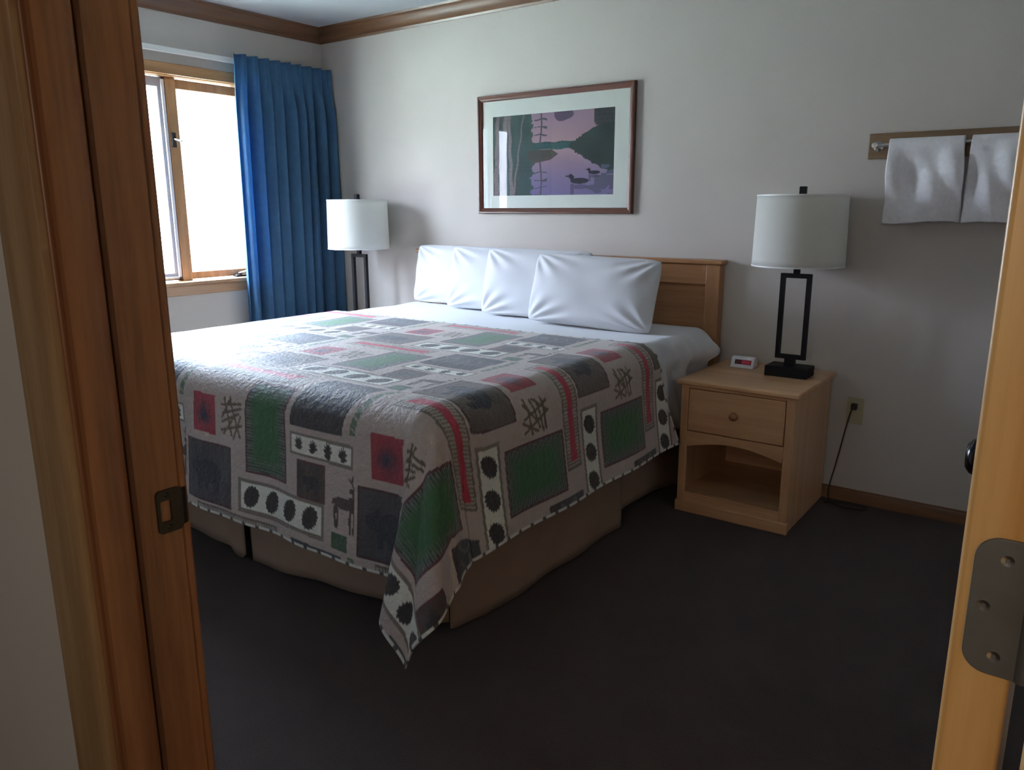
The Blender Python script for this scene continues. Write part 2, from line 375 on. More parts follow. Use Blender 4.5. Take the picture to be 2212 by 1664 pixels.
# ------------------------------------------------------------------ doorway: frame, casing, strike plate
fr = bpy.data.objects.new('door_1', None); COL.objects.link(fr); fr.location = (3.3, -3.17, 0); struct(fr)
MB().box(DX0+.001, 3.30, YH, YF, 0, DH).build('door_jamb', M['jamb'], fr, bevel=.002)
MB().box(4.205, DX1-.001, YH, YF, 0, DH).build('door_jamb', M['door'], fr, bevel=.002)
MB().box(DX0+.001, DX1-.001, YH, YF, DH, DH+.02).build('door_head', M['jamb'], fr, bevel=.002)
# stop strips with rounded far edge
MB().prism([(3.300, -3.226), (3.3105, -3.226), (3.3115, -3.222), (3.3115, -3.192), (3.309, -3.186), (3.304, -3.182), (3.300, -3.180)], 'z', 0, DH).build('door_stop', M['jamb'], fr)
MB().box(3.300, 3.3045, -3.180, -3.1735, 0, DH).build('stop_shade_strip', M['seal_shade'], fr, bevel=.001)  # added strip: its dark brown stands in for the shade beside the stop
MB().box(4.2025, 4.205, -3.226, -3.155, 0, DH).build('door_stop', M['door'], fr, bevel=.001)
def casing_poly(x_in, x_out, y):   # moulded casing section
    s = 1 if x_out > x_in else -1; W = abs(x_out-x_in)
    pts = [(0, 0), (0, .008), (.006, .012), (.020, .0135), (W-.022, .0165), (W-.010, .0165), (W-.004, .0145), (W, .011), (W, 0)]
    return [(x_in+s*a, y-b_) for a, b_ in pts]
MB().prism(casing_poly(3.296, 3.212, YH), 'z', 0, DH+.06).build('door_casing', M['doorcasing'], fr)
MB().prism(casing_poly(4.209, 4.292, YH), 'z', 0, DH+.06).build('door_casing', M['doorcasing'], fr)
MB().box(3.212, 4.292, YH-.015, YH, DH+.0, DH+.085).build('door_casing', M['doorcasing'], fr, bevel=.004)
MB().box(3.215, 3.296, YF, YF+.014, 0, DH+.06).build('door_casing', M['jamb'], fr, bevel=.004)
MB().box(4.232, 4.292, YF, YF+.014, 0, DH+.06).build('door_casing', M['jamb'], fr, bevel=.004)
# strike plate with its hole and lip
sp = thing('strike_plate', 'dark bronze strike plate with square hole set in the left door jamb', 'strike plate', (3.3, -3.125, .915))
zc = .944; hz = .0285
def plate_ring():
    mb = MB(); xa, xb = 3.2995, 3.3022
    outer = []; inner = []
    oy0, oy1, oz0, oz1 = -3.149, -3.1155, zc-hz, zc+hz
    iy0, iy1, iz0, iz1 = -3.1445, -3.1305, zc-.0135, zc+.0145
    def rr(y0, y1, z0, z1, r, n=6, only_left=False):
        pts = []
        for (cy_, cz_, a0) in ((y1-r, z1-r, 0), (y0+r, z1-r, 90), (y0+r, z0+r, 180), (y1-r, z0+r, 270)):
            for k in range(n+1):
                a = math.radians(a0+90*k/n); pts.append((cy_+r*math.cos(a), cz_+r*math.sin(a)))
        return pts
    O = rr(oy0, oy1, oz0, oz1, .006); I = rr(iy0, iy1, iz0, iz1, .0025); n = len(O)
    vs = [(xb, y, z) for y, z in O]+[(xb, y, z) for y, z in I]+[(xa, y, z) for y, z in O]+[(xa-.006, y, z) for y, z in I]
    fs = []
    for i in range(n):
        j = (i+1) % n; fs += [(i, j, n+j, n+i), (2*n+i, 2*n+j, j, i), (n+i, n+j, 3*n+j, 3*n+i)]
    mb.add(vs, fs); return mb
plate_ring().build('plate', M['strike'], sp)
lip = []
for k in range(9):
    a = k/8; lip.append((3.3022-.014*a**2*0.9, -3.1165+.016*a))
lp = MB(); L2 = [(x-.0025, y) for x, y in lip]
lp.prism(lip+L2[::-1], 'z', zc-.024, zc+.024); lp.build('lip', M['strike'], sp, bevel=.001)
for dz in (-.0215, .0215):
    MB().lathe((3.3022, -3.134, zc+dz), [(.0001, .0006), (.003, .0008), (.0036, 0)], 'x', 14).build('screw', M['bronze'], sp)

# door leaf standing open into the bedroom, edge towards the camera
dr = thing('door', 'light pine door standing open at the right, seen edge on', 'door', (4.175, -2.7, 0))
MB().box(4.157, 4.192, -3.100, -2.275, .012, 2.035).build('door_slab', M['door'], dr, bevel=.004, seg=3)
kz = .958
kb = MB(); kb.lathe((4.157, -2.337, kz), [(.0001, 0), (.032, 0), (.032, -.004), (.028, -.008), (.013, -.011), (.011, -.024), (.012, -.030), (.022, -.036), (.0275, -.045), (.0285, -.053), (.0255, -.061), (.018, -.067), (.0001, -.069)], 'x', 36)
kb.build('door_knob', M['knob'], dr, angle=60)
kb = MB(); kb.lathe((4.192, -2.337, kz), [(.0001, 0), (.032, 0), (.032, .004), (.028, .008), (.013, .011), (.011, .024), (.012, .030), (.022, .036), (.0275, .045), (.0285, .053), (.0255, .061), (.018, .067), (.0001, .069)], 'x', 36)
kb.build('door_knob', M['knob'], dr, angle=60)
def hinge(z0, z1):
    pts = []; r = .014; xl = 4.1645; xr_ = 4.1935
    for (cx_, cz_, a0) in ((xl+r, z1-r, 90), (xl+r, z0+r, 180)):
        for k in range(9): a = math.radians(a0+90*k/8); pts.append((cx_+r*math.cos(a), cz_+r*math.sin(a)))
    pts += [(xr_, z0), (xr_, z1)]
    h = MB().prism(pts, 'y', -3.1, -3.1022).build('hinge', M['pewter'], dr, bevel=.0006)
    zm = (z0+z1)/2
    MB().lathe((4.1975, -3.099, 0), [(.0001, z0), (.0052, z0), (.0052, z0+.03), (.0048, z0+.0303), (.0048, z0+.031), (.0052, z0+.0313), (.0052, z1-.031), (.0048, z1-.0305), (.0052, z1-.03), (.0052, z1), (.003, z1+.004), (.0001, z1+.005)], 'z', 20).build('hinge_barrel', M['pewter'], h)
    for (sx_, sz_) in ((4.1815, z1-.013), (4.1725, zm), (4.1815, z0+.013)):
        s_ = MB().lathe((sx_, -3.1022, sz_), [(.0037, 0), (.0036, -.0005), (.0014, -.0002), (.0013, .0004), (.0001, .0004)], 'y', 18)
        s_.build('screw', M['chrome'], h)
hinge(1.0355, 1.1245); hinge(.20, .289); hinge(1.75, 1.839)

# ------------------------------------------------------------------ bed
bed = thing('bed', 'king size bed with white mattress and tan pleated dust ruffle', 'bed', (1.83, -1.05, 0))
MB().box(.875, 2.79, -.075, -2.085, .47, .735).build('mattress', M['mattress'], bed, bevel=.045, seg=4)
MB().box(.90, 2.70, -.075, -1.93, .16, .468).build('box_spring', M['mattress'], bed, bevel=.01)
for (x, y) in ((.98, -.2), (2.62, -.2), (.98, -1.88), (2.62, -1.88), (1.8, -1.0)):
    MB().box(x-.025, x+.025, y-.025, y+.025, 0, .16).build('leg', M['black'], bed)
# dust ruffle: three flat panels with kick pleats
def skirt(path, ztop, zbots, parent, seed):
    n = len(path); nz = 14; P = np.zeros((n, nz, 3))
    for i, (x, y) in enumerate(path):
        for j in range(nz):
            k = j/(nz-1); z = ztop+(zbots[i]-ztop)*k
            fx = .006*k*math.sin(i*.35+seed); P[i, j] = (x+(fx if parent_dir == 'R' else 0), y+(fx if parent_dir == 'F' else 0), z)
    return grid('dust_ruffle', P, M['skirt'], bed, thick=.003)
parent_dir = 'F'
def line(a, b_, n): return [(a[0]+(b_[0]-a[0])*i/(n-1), a[1]+(b_[1]-a[1])*i/(n-1)) for i in range(n)]
def zfoot(x): return .012+.055*float(sstep(1.75, 2.6, np.array(x)))
pth = line((.885, -2.005), (1.755, -2.015), 40); zb = [.02 + (0 if i < 31 else .0) for i in range(40)]
zb = [.045 if x < 1.66 else (.045-.035*float(sstep(1.66, 1.70, np.array(x)))) for x, y in pth]; zb[-1] = .03; skirt(pth, .46, zb, bed, 0)
pth = line((1.70, -1.96), (1.86, -1.96), 4); skirt(pth, .46, [.06]*4, bed, 0)
pth = line((1.79, -2.010), (2.715, -2.000), 50)+[(2.735, -1.995), (2.748, -1.98)]; zb = [zfoot(x) for x, y in pth]; skirt(pth, .46, zb, bed, 1)
parent_dir = 'R'
pth = [(2.748, -1.98)]+line((2.752, -1.96), (2.758, -.90), 50); skirt(pth, .46, [.045-.035*min(1, i/8) for i in range(51)], bed, 2)
pth = line((2.725, -.97), (2.728, -.08), 40); skirt(pth, .46, [.03+.03*math.sin(i*.13) for i in range(40)], bed, 3)
pth = line((.885, -1.99), (.885, -.08), 50); skirt(pth, .46, [.015]*50, bed, 4)

# drape mapping shared by sheet and coverlet
ZT, RR, XE, YE, XL = .768, .10, 2.73, 2.02, .935
def prof_w(s, R_): 
    a = np.clip(s/R_, 0, PI/2); return np.where(s <= 0, 0, R_*np.sin(a))
def prof_h(s, R_):
    a = np.clip(s/R_, 0, PI/2); return np.where(s <= 0, 0, -(R_-R_*np.cos(a))-np.maximum(s-R_*PI/2, 0))
GT = np.array([0, .10, .20, .30, .38, .46, .56, .66, .76, .86, .94, 1.0])
GX = np.array([0, .05, .10, .14, .14, .10, -.02, -.12, -.10, -.07, -.04, 0])
GY = np.array([0, -.07, -.15, -.21, -.25, -.26, -.22, -.15, -.10, -.06, -.02, 0])
def smooth_interp(t_, xs, ys):
    f_ = np.linspace(0, 1, 401); y = np.interp(f_, xs, ys); k_ = np.hanning(31); k_ /= k_.sum()
    yp = np.pad(y, 15, mode='edge'); y2 = np.convolve(yp, k_, 'valid'); wgt = np.minimum(1, np.minimum(f_, 1-f_)/.05); y2 = y*(1-wgt)+y2*wgt
    return np.interp(t_, f_, y2)
def drape(U, V, lift=0.0, flare=.035, R_=RR):
    a = U-XE; aL = XL-U; b_ = V-YE
    x = U.copy(); y = -V.copy(); z = np.full_like(U, ZT)
    cr_ = (a > 0) & (b_ > 0); cl = (aL > 0) & (b_ > 0)
    mR = (a > 0) & ~cr_; mL = (aL > 0) & ~cl; mF = (b_ > 0) & ~cr_ & ~cl
    A_ = np.maximum(a, 0); AL = np.maximum(aL, 0); B_ = np.maximum(b_, 0)
    fl_ = lambda s: flare*np.clip((s-.12)/.4, 0, 1)**1.5
    x = np.where(mR, XE+prof_w(A_, R_)+fl_(A_), x); z = np.where(mR, ZT+prof_h(A_, R_), z)
    x = np.where(mL, XL-prof_w(AL, R_)-fl_(AL), x); z = np.where(mL, ZT+prof_h(AL, R_), z)
    y = np.where(mF, -YE-prof_w(B_, R_)-fl_(B_)*.6, y); z = np.where(mF, ZT+prof_h(B_, R_), z)
    for msk, A2, sgn, x0 in ((cr_, A_, 1, XE), (cl, AL, -1, XL)):
        r = np.hypot(A2, B_); th = np.arctan2(B_, A2); tt = th/(PI/2)
        re = np.maximum(0, r-.07)
        gx = smooth_interp(tt, GT, GX); gy = smooth_interp(tt, GT, GY)
        gx = gx+.022*np.sin(tt*34+1)*np.sin(PI*tt); gy = gy+.030*np.sin(tt*27)*np.sin(PI*tt)
        fr_ = fl_(A2)*(1-tt)**2; ff = fl_(B_)*.6*tt**2
        px = x0+sgn*(prof_w(r, R_)*np.cos(th)+re*gx+fl_(r)*np.cos(th)**3); py = -YE-prof_w(r, R_)*np.sin(th)+re*gy-fl_(r)*.6*np.sin(th)**3
        g2 = np.clip(gx**2+gy**2, 0, .5); pz = ZT+prof_h(r, R_)*(1-.25*g2/.1*.1)
        x = np.where(msk, px, x); y = np.where(msk, py, y); z = np.where(msk, pz, z)
    z = z+lift
    return x, y, z

# bottom sheet / white top sheet, showing between pillows and coverlet and at the head end of the drop
U = np.linspace(.935-.42, 2.73+.47, 230)[:, None]+np.zeros((1, 120)); V = np.linspace(.085, 1.02, 120)[None, :]+0*U
x, y, z = drape(U, V, -.012, flare=.01)
side = sstep(2.70, 2.85, U)
puff = np.exp(-((V-.24)/.11)**2)*np.exp(-((U-2.87)/.05)**2)
x = x+.055*puff+side*(.010*np.sin(V*31+1)+.006*np.sin(V*57+U*20))*sstep(.8, .6, V)-side*.012*sstep(.55, .65, V)
z = z+.010*wav(5, U, V, 14)*(1-side)*(V < .78)*.6+.012*np.exp(-((U-2.80)/.05)**2)*np.exp(-((V-.35)/.2)**2)
x = x-.02*sstep(.2, .09, V)*side; z = z-.035*sstep(.16, .085, V)
x = x-side*.018*sstep(.58, .70, V)-side*.01-.028*sstep(.68, .60, z)*(V < .62)
sh = grid('bed_sheet', np.stack([x, y, z], -1), M['cotton'], thick=.004)
tag(sh, 'white bed sheet folded over the mattress below the pillows', 'sheet')

# --- coverlet pattern, in cloth coordinates (u across the bed, v towards the foot)
def coverlet_colour(U, V):
    C = np.zeros(U.shape+(3,)); 
    def setc(m_, c): C[m_] = c
    TAN = np.array((.44, .362, .325)); TAUPE = np.array((.19, .155, .125)); CREAM = np.array((.68, .68, .60)); NAVY = np.array((.045, .045, .055)); RED = np.array((.30, .020, .035)); GRN = np.array((.022, .115, .028)); MAR = np.array((.10, .018, .025)); DRK = np.array((.022, .016, .014)); BRN = np.array((.075, .048, .034))
    nz_ = wav(1, U, V, 160, 8)
    C[...] = TAN*(1+.06*nz_[..., None])
    Us = U+.075*sstep(1.88, 2.2, V)*(1-sstep(2.66, 2.80, U)*0)
    u = np.mod(Us-1.70, .9)+1.70; v = np.mod(V-1.385, .585)+1.385
    ci = np.floor((Us-1.70)/.9); cj = np.floor((V-1.385)/.585)
    alt = (ci % 2 == 0)
    def R_(u0, u1, v0, v1): return (u > u0) & (u < u1) & (v > v0) & (v < v1)
    def E_(cu, cv, ru, rv): return ((u-cu)/ru)**2+((v-cv)/rv)**2 < 1
    def seg(u0, v0, u1, v1, w_):
        du, dv = u1-u0, v1-v0; t_ = np.clip(((u-u0)*du+(v-v0)*dv)/(du*du+dv*dv), 0, 1)
        return np.hypot(u-u0-t_*du, v-v0-t_*dv) < w_
    # red square, navy blotch
    m_ = R_(1.765, 1.895, 1.575, 1.715); blot = np.clip(1.2-np.hypot((u-1.83)/.045, (v-1.65)/.05)+.35*wav(2, U, V, 90), 0, 1)[..., None]
    C[m_] = (RED*(1-blot)+np.array((.025, .02, .05))*blot)[m_]
    # bear panel
    m_ = R_(1.715, 1.985, 1.745, 1.965); setc(m_, MAR*.6)
    m_ = R_(1.722, 1.978, 1.752, 1.958); pc = np.where(V[..., None] > 2.0, np.array((.050, .045, .052)), np.array((.105, .080, .066))); C[m_] = (pc*(1+.3*wav(3, U, V, 60)[..., None]))[m_]
    bear = E_(1.85, 1.855, .072, .045) | E_(1.775, 1.845, .03, .025) | E_(1.76, 1.85, .018, .012) | R_(1.79, 1.815, 1.87, 1.925) | R_(1.885, 1.912, 1.86, 1.925) | R_(1.83, 1.85, 1.88, 1.92) | E_(1.785, 1.815, .009, .010)
    setc(bear, (.016, .017, .028))
    # branches
    for q in ((1.935, 1.60, 2.04, 1.585), (1.94, 1.63, 2.045, 1.60), (1.935, 1.66, 2.03, 1.62), (1.93, 1.69, 2.045, 1.66), (1.95, 1.575, 1.99, 1.70), (1.98, 1.57, 2.035, 1.70), (2.0, 1.71, 2.04, 1.63), (1.945, 1.70, 2.0, 1.64), (1.935, 1.645, 1.98, 1.58)):
        setc(seg(*q, .0048), (.115, .085, .045))
    # green panel with striped border
    setc(R_(2.065, 2.275, 1.495, 1.815), MAR)
    m_ = R_(2.073, 2.267, 1.503, 1.807); st = (np.sin(v*2*PI/.011) > .1); C[m_] = np.where(st[..., None], np.array((.17, .17, .17)), np.array((.03, .035, .03)))[m_]
    gg = np.clip(2.0-np.maximum(np.abs(u-2.17)/.048, np.abs(v-1.655)/.085), 0, 1)[..., None]
    C[m_] = (C*(1-gg)+GRN*gg)[m_]
    # red strip in dotted taupe
    m_ = R_(1.78, 2.215, 1.390, 1.487); setc(m_, TAUPE*.75)
    m_ = R_(1.787, 2.208, 1.397, 1.480); C[m_] = np.where((np.sin(u*2*PI/.0125) > .2)[..., None], np.array((.40, .35, .30)), TAUPE)[m_]
    wd = .016+.010*np.abs((u-1.995)/.2)**3; m_ = (np.abs(v-1.438) < wd) & (u > 1.80) & (u < 2.19); setc(m_, (.42, .012, .045))
    # dark oval leaves in cream strip
    setc(R_(2.025, 2.465, 1.838, 1.957), TAUPE); setc(R_(2.038, 2.452, 1.851, 1.944), CREAM)
    for k in range(4):
        cu = 2.09+k*.103; jag = .003*np.sin(np.arctan2(v-1.8975, u-cu)*16); du = (u-cu)+.25*(v-1.8975)
        setc(np.hypot(du/.034, (v-1.8975)/.039) < 1+jag*20, DRK); 
    # dark tree panel
    m_ = R_(2.30, 2.545, 1.400, 1.610); setc(m_, NAVY)
    sq = m_ & ((np.abs(np.mod((u-2.3)*1.0+.012*np.sin(v*70), .052)-.026) < .006) & (v > 1.45) & (v < 1.59) | (np.hypot(u-2.36, v-1.47) < .018)); 
    setc(sq, (.12, .115, .105)); setc(R_(2.30, 2.545, 1.55, 1.61), (.035, .026, .03))
    # pine cones in cream strip
    on = U < 3.05
    setc(on & R_(2.30, 2.595, 1.630, 1.704), TAUPE); setc(on & R_(2.31, 2.585, 1.640, 1.694), CREAM)
    for k in range(4):
        cu = 2.345+k*.068; rr_ = np.hypot((u-cu)/.017, (v-1.667)/.021); setc(on & (rr_ < 1+.25*np.sin(np.arctan2(v-1.667, u-cu)*7+u*300)), DRK)
    # small bear square
    setc(R_(2.335, 2.47, 1.715, 1.84), MAR); m_ = R_(2.342, 2.463, 1.722, 1.833); C[m_] = (BRN*(.8+.4*wav(6, U, V, 70)[..., None]))[m_]
    setc(E_(2.41, 1.78, .036, .022) | E_(2.375, 1.775, .015, .013) | R_(2.385, 2.398, 1.785, 1.815) | R_(2.42, 2.433, 1.785, 1.815), (.022, .018, .022))
    # deer
    D = (.070, .040, .032)
    du_ = 2.57
    deer = E_(du_-.015, 1.815, .047, .019) | E_(du_+.022, 1.808, .018, .020) | seg(du_+.030, 1.805, du_+.040, 1.775, .011) | seg(du_+.038, 1.772, du_+.020, 1.770, .0085) | seg(du_+.042, 1.768, du_+.056, 1.763, .004)
    for (a0, b0, a1, b1) in ((-.052, 1.82, -.056, 1.855), (-.056, 1.855, -.050, 1.893), (-.045, 1.825, -.040, 1.86), (-.040, 1.86, -.044, 1.893), (.018, 1.825, .014, 1.860), (.014, 1.86, .016, 1.900), (.030, 1.820, .032, 1.860), (.032, 1.86, .030, 1.900)):
        deer |= seg(du_+a0, b0, du_+a1, b1, .0052)
    deer |= seg(du_-.060, 1.808, du_-.064, 1.822, .004)
    for (a0, b0, a1, b1) in ((.036, 1.765, .022, 1.745), (.022, 1.745, .026, 1.722), (.022, 1.745, .010, 1.735), (.041, 1.765, .058, 1.748), (.058, 1.748, .060, 1.724), (.056, 1.75, .068, 1.742)):
        deer |= seg(du_+a0, b0, du_+a1, b1, .0028)
    setc(deer, D)
    # little green square, leaf panel
    setc(R_(2.50, 2.575, 1.915, 1.968), (.04, .10, .04))
    m_ = R_(2.575, 2.640, 1.395, 1.600); C[m_] = (np.array((.10, .15, .085))*(1+.3*wav(9, U, V, 50)[..., None]))[m_]
    setc(m_ & (np.abs(np.mod((v-1.4)+.5*np.abs(u-2.607), .035)-.0175) < .0035), (.30, .29, .22)); setc(seg(2.607, 1.40, 2.607, 1.59, .003), (.03, .05, .02))
    return C, CREAM, DRK
UMIN, UMAX, VMIN, VMAX = .43, 3.235, .785, 2.59
nu, nv = 700, 450
U = np.linspace(UMIN, UMAX, nu)[:, None]+np.zeros((1, nv)); V0 = np.linspace(0, 1, nv)[None, :]
vt = VMIN+.010*np.sin(U*9)+.012*np.exp(-((U-2.0)/.06)**2)-.30*np.clip(U-2.66, 0, .6)
V = vt+(VMAX-vt)*V0
Cc, CREAM, DRK = coverlet_colour(U, V)
hd = np.minimum(np.minimum(UMAX-U, U-UMIN), np.minimum(VMAX-V, V-vt))
hem = hd < .009
along = np.where((VMAX-V < .009) | (V-vt < .009), U, V)
Cc[hem] = np.where((np.mod(along, .066) < .05)[..., None], CREAM*.95, np.array((.06, .05, .045)))[hem]
x, y, z = drape(U, V, 0.0, flare=.045)
top = (1-sstep(2.62, 2.85, U))*(1-sstep(1.95, 2.15, V))*(sstep(.80, 1.0, U))
z = z+top*(.0025*wav(21, U, V, 22)+.0012*wav(22, U, V, 60))
sideR = sstep(2.86, 3.05, U)*(V < 2.02); foot = sstep(2.15, 2.35, V)*(U < 2.73)*(U > .935)
x = x+.006*sideR*np.sin(V*13+1)+.010*sideR*sstep(.95, .78, V)*0
y = y-.007*foot*np.sin(U*11+.4)-.004*foot*np.sin(U*23)
z = z-.02*sstep(.06, .0, V-vt)*0
cv = grid('coverlet', np.stack([x, y, z], -1), M['coverlet'], thick=.006, col=Cc)
tag(cv, 'patchwork lodge pattern coverlet of bears, deer and leaves draped over the bed', 'bedspread')

# ------------------------------------------------------------------ headboard
hb = thing('headboard', 'wooden panel headboard standing against the wall behind the pillows', 'headboard', (1.835, -.04, 0))
HX0, HX1, HZ = .872, 2.800, 1.052
MB().box(HX0-.004, HX0+.066, -.060, -.004, 0, HZ).build('post', M['head']['z'], hb, bevel=.003)
MB().box(HX1-.066, HX1+.004, -.060, -.004, 0, HZ).build('post', M['head']['z'], hb, bevel=.003)
MB().box(HX0+.066, HX1-.066, -.056, -.012, .955, HZ).build('rail', M['head']['x'], hb, bevel=.003)
MB().box(HX0+.066, HX1-.066, -.056, -.012, .34, .44).build('rail', M['head']['x'], hb, bevel=.003)
MB().box(HX0+.062, HX1-.062, -.034, -.016, .43, .96).build('panel', M['head']['x'], hb)
MB().box(HX0-.018, HX1+.018, -.072, -.002, HZ, HZ+.022).build('cap', M['head']['x'], hb, bevel=.006, seg=3)

# ------------------------------------------------------------------ pillows
def pillow(cx, ytop, ybot, zb, W, H, T, seed, label, tilt=0.0, rowz=0.0):
    n = 72; s = np.linspace(-1, 1, n)
    A, B = np.meshgrid(s, s, indexing='ij')
    thk = (1-np.abs(A)**3.2)**.55*(1-np.abs(B)**2.8)**.55
    thk = thk*(1+.10*wav(seed, A, B, 3.0))
    pinch = 1-.02*(1-np.abs(B)**2)*np.abs(A)**4-.0*B; pinch2 = 1-.025*(1-np.abs(A)**2)*np.abs(B)**4
    # radial wrinkles from the corners
    wr = 0
    for (ca, cb) in ((-1, 1), (1, 1), (1, -1), (-1, -1)):
        d = np.hypot(A-ca, B-cb); an = np.arctan2(B-cb, A-ca); wr = wr+np.exp(-((d-.45)/.35)**2)*np.sin(an*14+seed+ca+cb*2)
    sheets = []
    for sg in (1, -1):
        px = A*W/2*pinch*(1-.035*np.abs(B)**7); pz = B*H/2*pinch2*(1-.07*np.abs(A)**8); py = -sg*(T/2*thk+.0065*wr*np.minimum(1, thk*3)+.007*wav(seed+3, A, B, 6)*np.minimum(1, thk*2))
        sheets.append(np.stack([px, py, pz], -1))
    F = sheets[0].reshape(-1, 3); G = sheets[1].reshape(-1, 3)
    idx = np.arange(n*n).reshape(n, n); mb = MB(); q = np.stack([idx[:-1, :-1], idx[1:, :-1], idx[1:, 1:], idx[:-1, 1:]], -1).reshape(-1, 4)
    # weld both faces along the rim
    rim = np.zeros((n, n), bool); rim[0] = rim[-1] = True; rim[:, 0] = rim[:, -1] = True
    mapb = np.where(rim.ravel(), idx.ravel(), idx.ravel()+n*n)
    vs = np.concatenate([F, G]); vs[:n*n][rim.ravel()] = ((F+G)/2)[rim.ravel()]
    lean = math.atan2(ytop-ybot, H); ca, sa = math.cos(-lean), math.sin(-lean)
    y = vs[:, 1]; zz = vs[:, 2].copy(); xx = vs[:, 0]
    c2, s2 = math.cos(tilt), math.sin(tilt); xx, zz = xx*c2-zz*s2, xx*s2+zz*c2
    yr = y*ca-zz*sa; zr = y*sa+zz*ca
    P = np.stack([xx+cx, yr+(ytop+ybot)/2, zr+zb+H/2*ca], -1)
    used = np.unique(np.concatenate([q.ravel(), mapb[q].ravel()])); re = -np.ones(2*n*n, int); re[used] = np.arange(len(used))
    me = MB(); me.v = [tuple(p_) for p_ in P[used]]; me.f = [tuple(re[list(f_)]) for f_ in q]+[tuple(re[mapb[list(f_)]])[::-1] for f_ in q]
    o = me.build('pillow', M['cotton'], None, angle=80)
    o.modifiers.new('sub', 'SUBSURF').render_levels = 1
    return tag(o, label, 'pillow', 'white pillows leaning on the headboard')
pillow(1.245, -.105, -.175, .764, .66, .350, .10, 11, 'white pillow at the left end of the row, rearmost against the headboard')
pillow(1.585, -.195, -.275, .764, .64, .355, .10, 12, 'white wrinkled pillow second from the left, second from the back')
pillow(1.925, -.290, -.375, .764, .66, .360, .10, 17, 'white pillow third from the left, just behind the front pillow')
pillow(2.325, -.385, -.485, .762, .69, .350, .13, 14, 'white pillow at the right end of the row, nearest and fully visible', tilt=-.02)

# ------------------------------------------------------------------ nightstand
def nightstand(x0, label):
    x1 = x0+.519; h = .598; yb = -.022; yf = -.572
    r = thing('nightstand', label, 'nightstand', ((x0+x1)/2, -.3, 0))
    mx_, mz_ = M['maple']['x'], M['maple']['z']; i0, i1 = x0+.018, x1-.018; fy = yf+.014
    MB().box(x0, x1, yf, yb+.004, h-.022, h).build('top', mx_, r, bevel=.006, seg=3)
    MB().box(i0, i0+.018, fy+.02, yb, 0, h-.022).build('side_panel', mz_, r, bevel=.002)
    MB().box(i1-.018, i1, fy+.02, yb, 0, h-.022).build('side_panel', mz_, r, bevel=.002)
    MB().box(i0+.018, i1-.018, yb-.008, yb, .06, h-.022).build('back_panel', mx_, r)
    MB().box(i0, i0+.034, fy, fy+.02, 0, h-.022).build('front_stile', mz_, r, bevel=.002)
    MB().box(i1-.034, i1, fy, fy+.02, 0, h-.022).build('front_stile', mz_, r, bevel=.002)
    MB().box(i0+.018, i1-.018, fy+.02, yb-.008, .075, .092).build('shelf', mx_, r)
    MB().box(i0+.034, i1-.034, fy, fy+.02, h-.034, h-.022).build('front_rail', mx_, r)
    # arched apron under the drawer
    a0, a1 = i0+.034, i1-.034; pts = [(a0, .372), (a0, .300)]
    for k in range(21):
        t_ = k/20; pts.append((a0+(a1-a0)*t_, .300+.036*math.sin(PI*t_)))
    pts += [(a1, .372)]
    pr = [(p_[0], p_[1]) for p_ in [pts[0], pts[1]]+pts[3:-2]+[pts[-2], pts[-1]]]
    MB().prism(pr, 'y', fy, fy+.02).build('apron', mx_, r, bevel=.002)
    MB().box(i0+.034, i1-.034, fy, fy+.02, 0, .092).build('bottom_rail', mx_, r, bevel=.002)
    MB().box(i0-.006, i1+.006, fy-.006, fy+.014, 0, .050).build('plinth', mx_, r, bevel=.003)
    d = MB().box(a0+.003, a1-.003, fy-.004, fy+.016, .376, h-.037).build('drawer', mx_, r, bevel=.003)
    MB().box(a0+.01, a1-.01, fy+.016, yb-.05, .380, .50).build('drawer_box', mx_, d)
    MB().lathe(((a0+a1)/2, fy-.004, .470), [(.0001, -.026), (.010, -.0255), (.0165, -.022), (.0185, -.016), (.016, -.010), (.009, -.006), (.0075, -.003), (.010, 0)], 'y', 28).build('knob', M['head']['x'], d, angle=60)
    return r
ns1 = nightstand(2.839, 'light maple nightstand with drawer and open shelf right of the bed')
ns2 = dup(ns1, ns1.location+Vector((.262-2.839, 0, 0)), 'maple nightstand behind the far side of the bed, under the corner lamp')

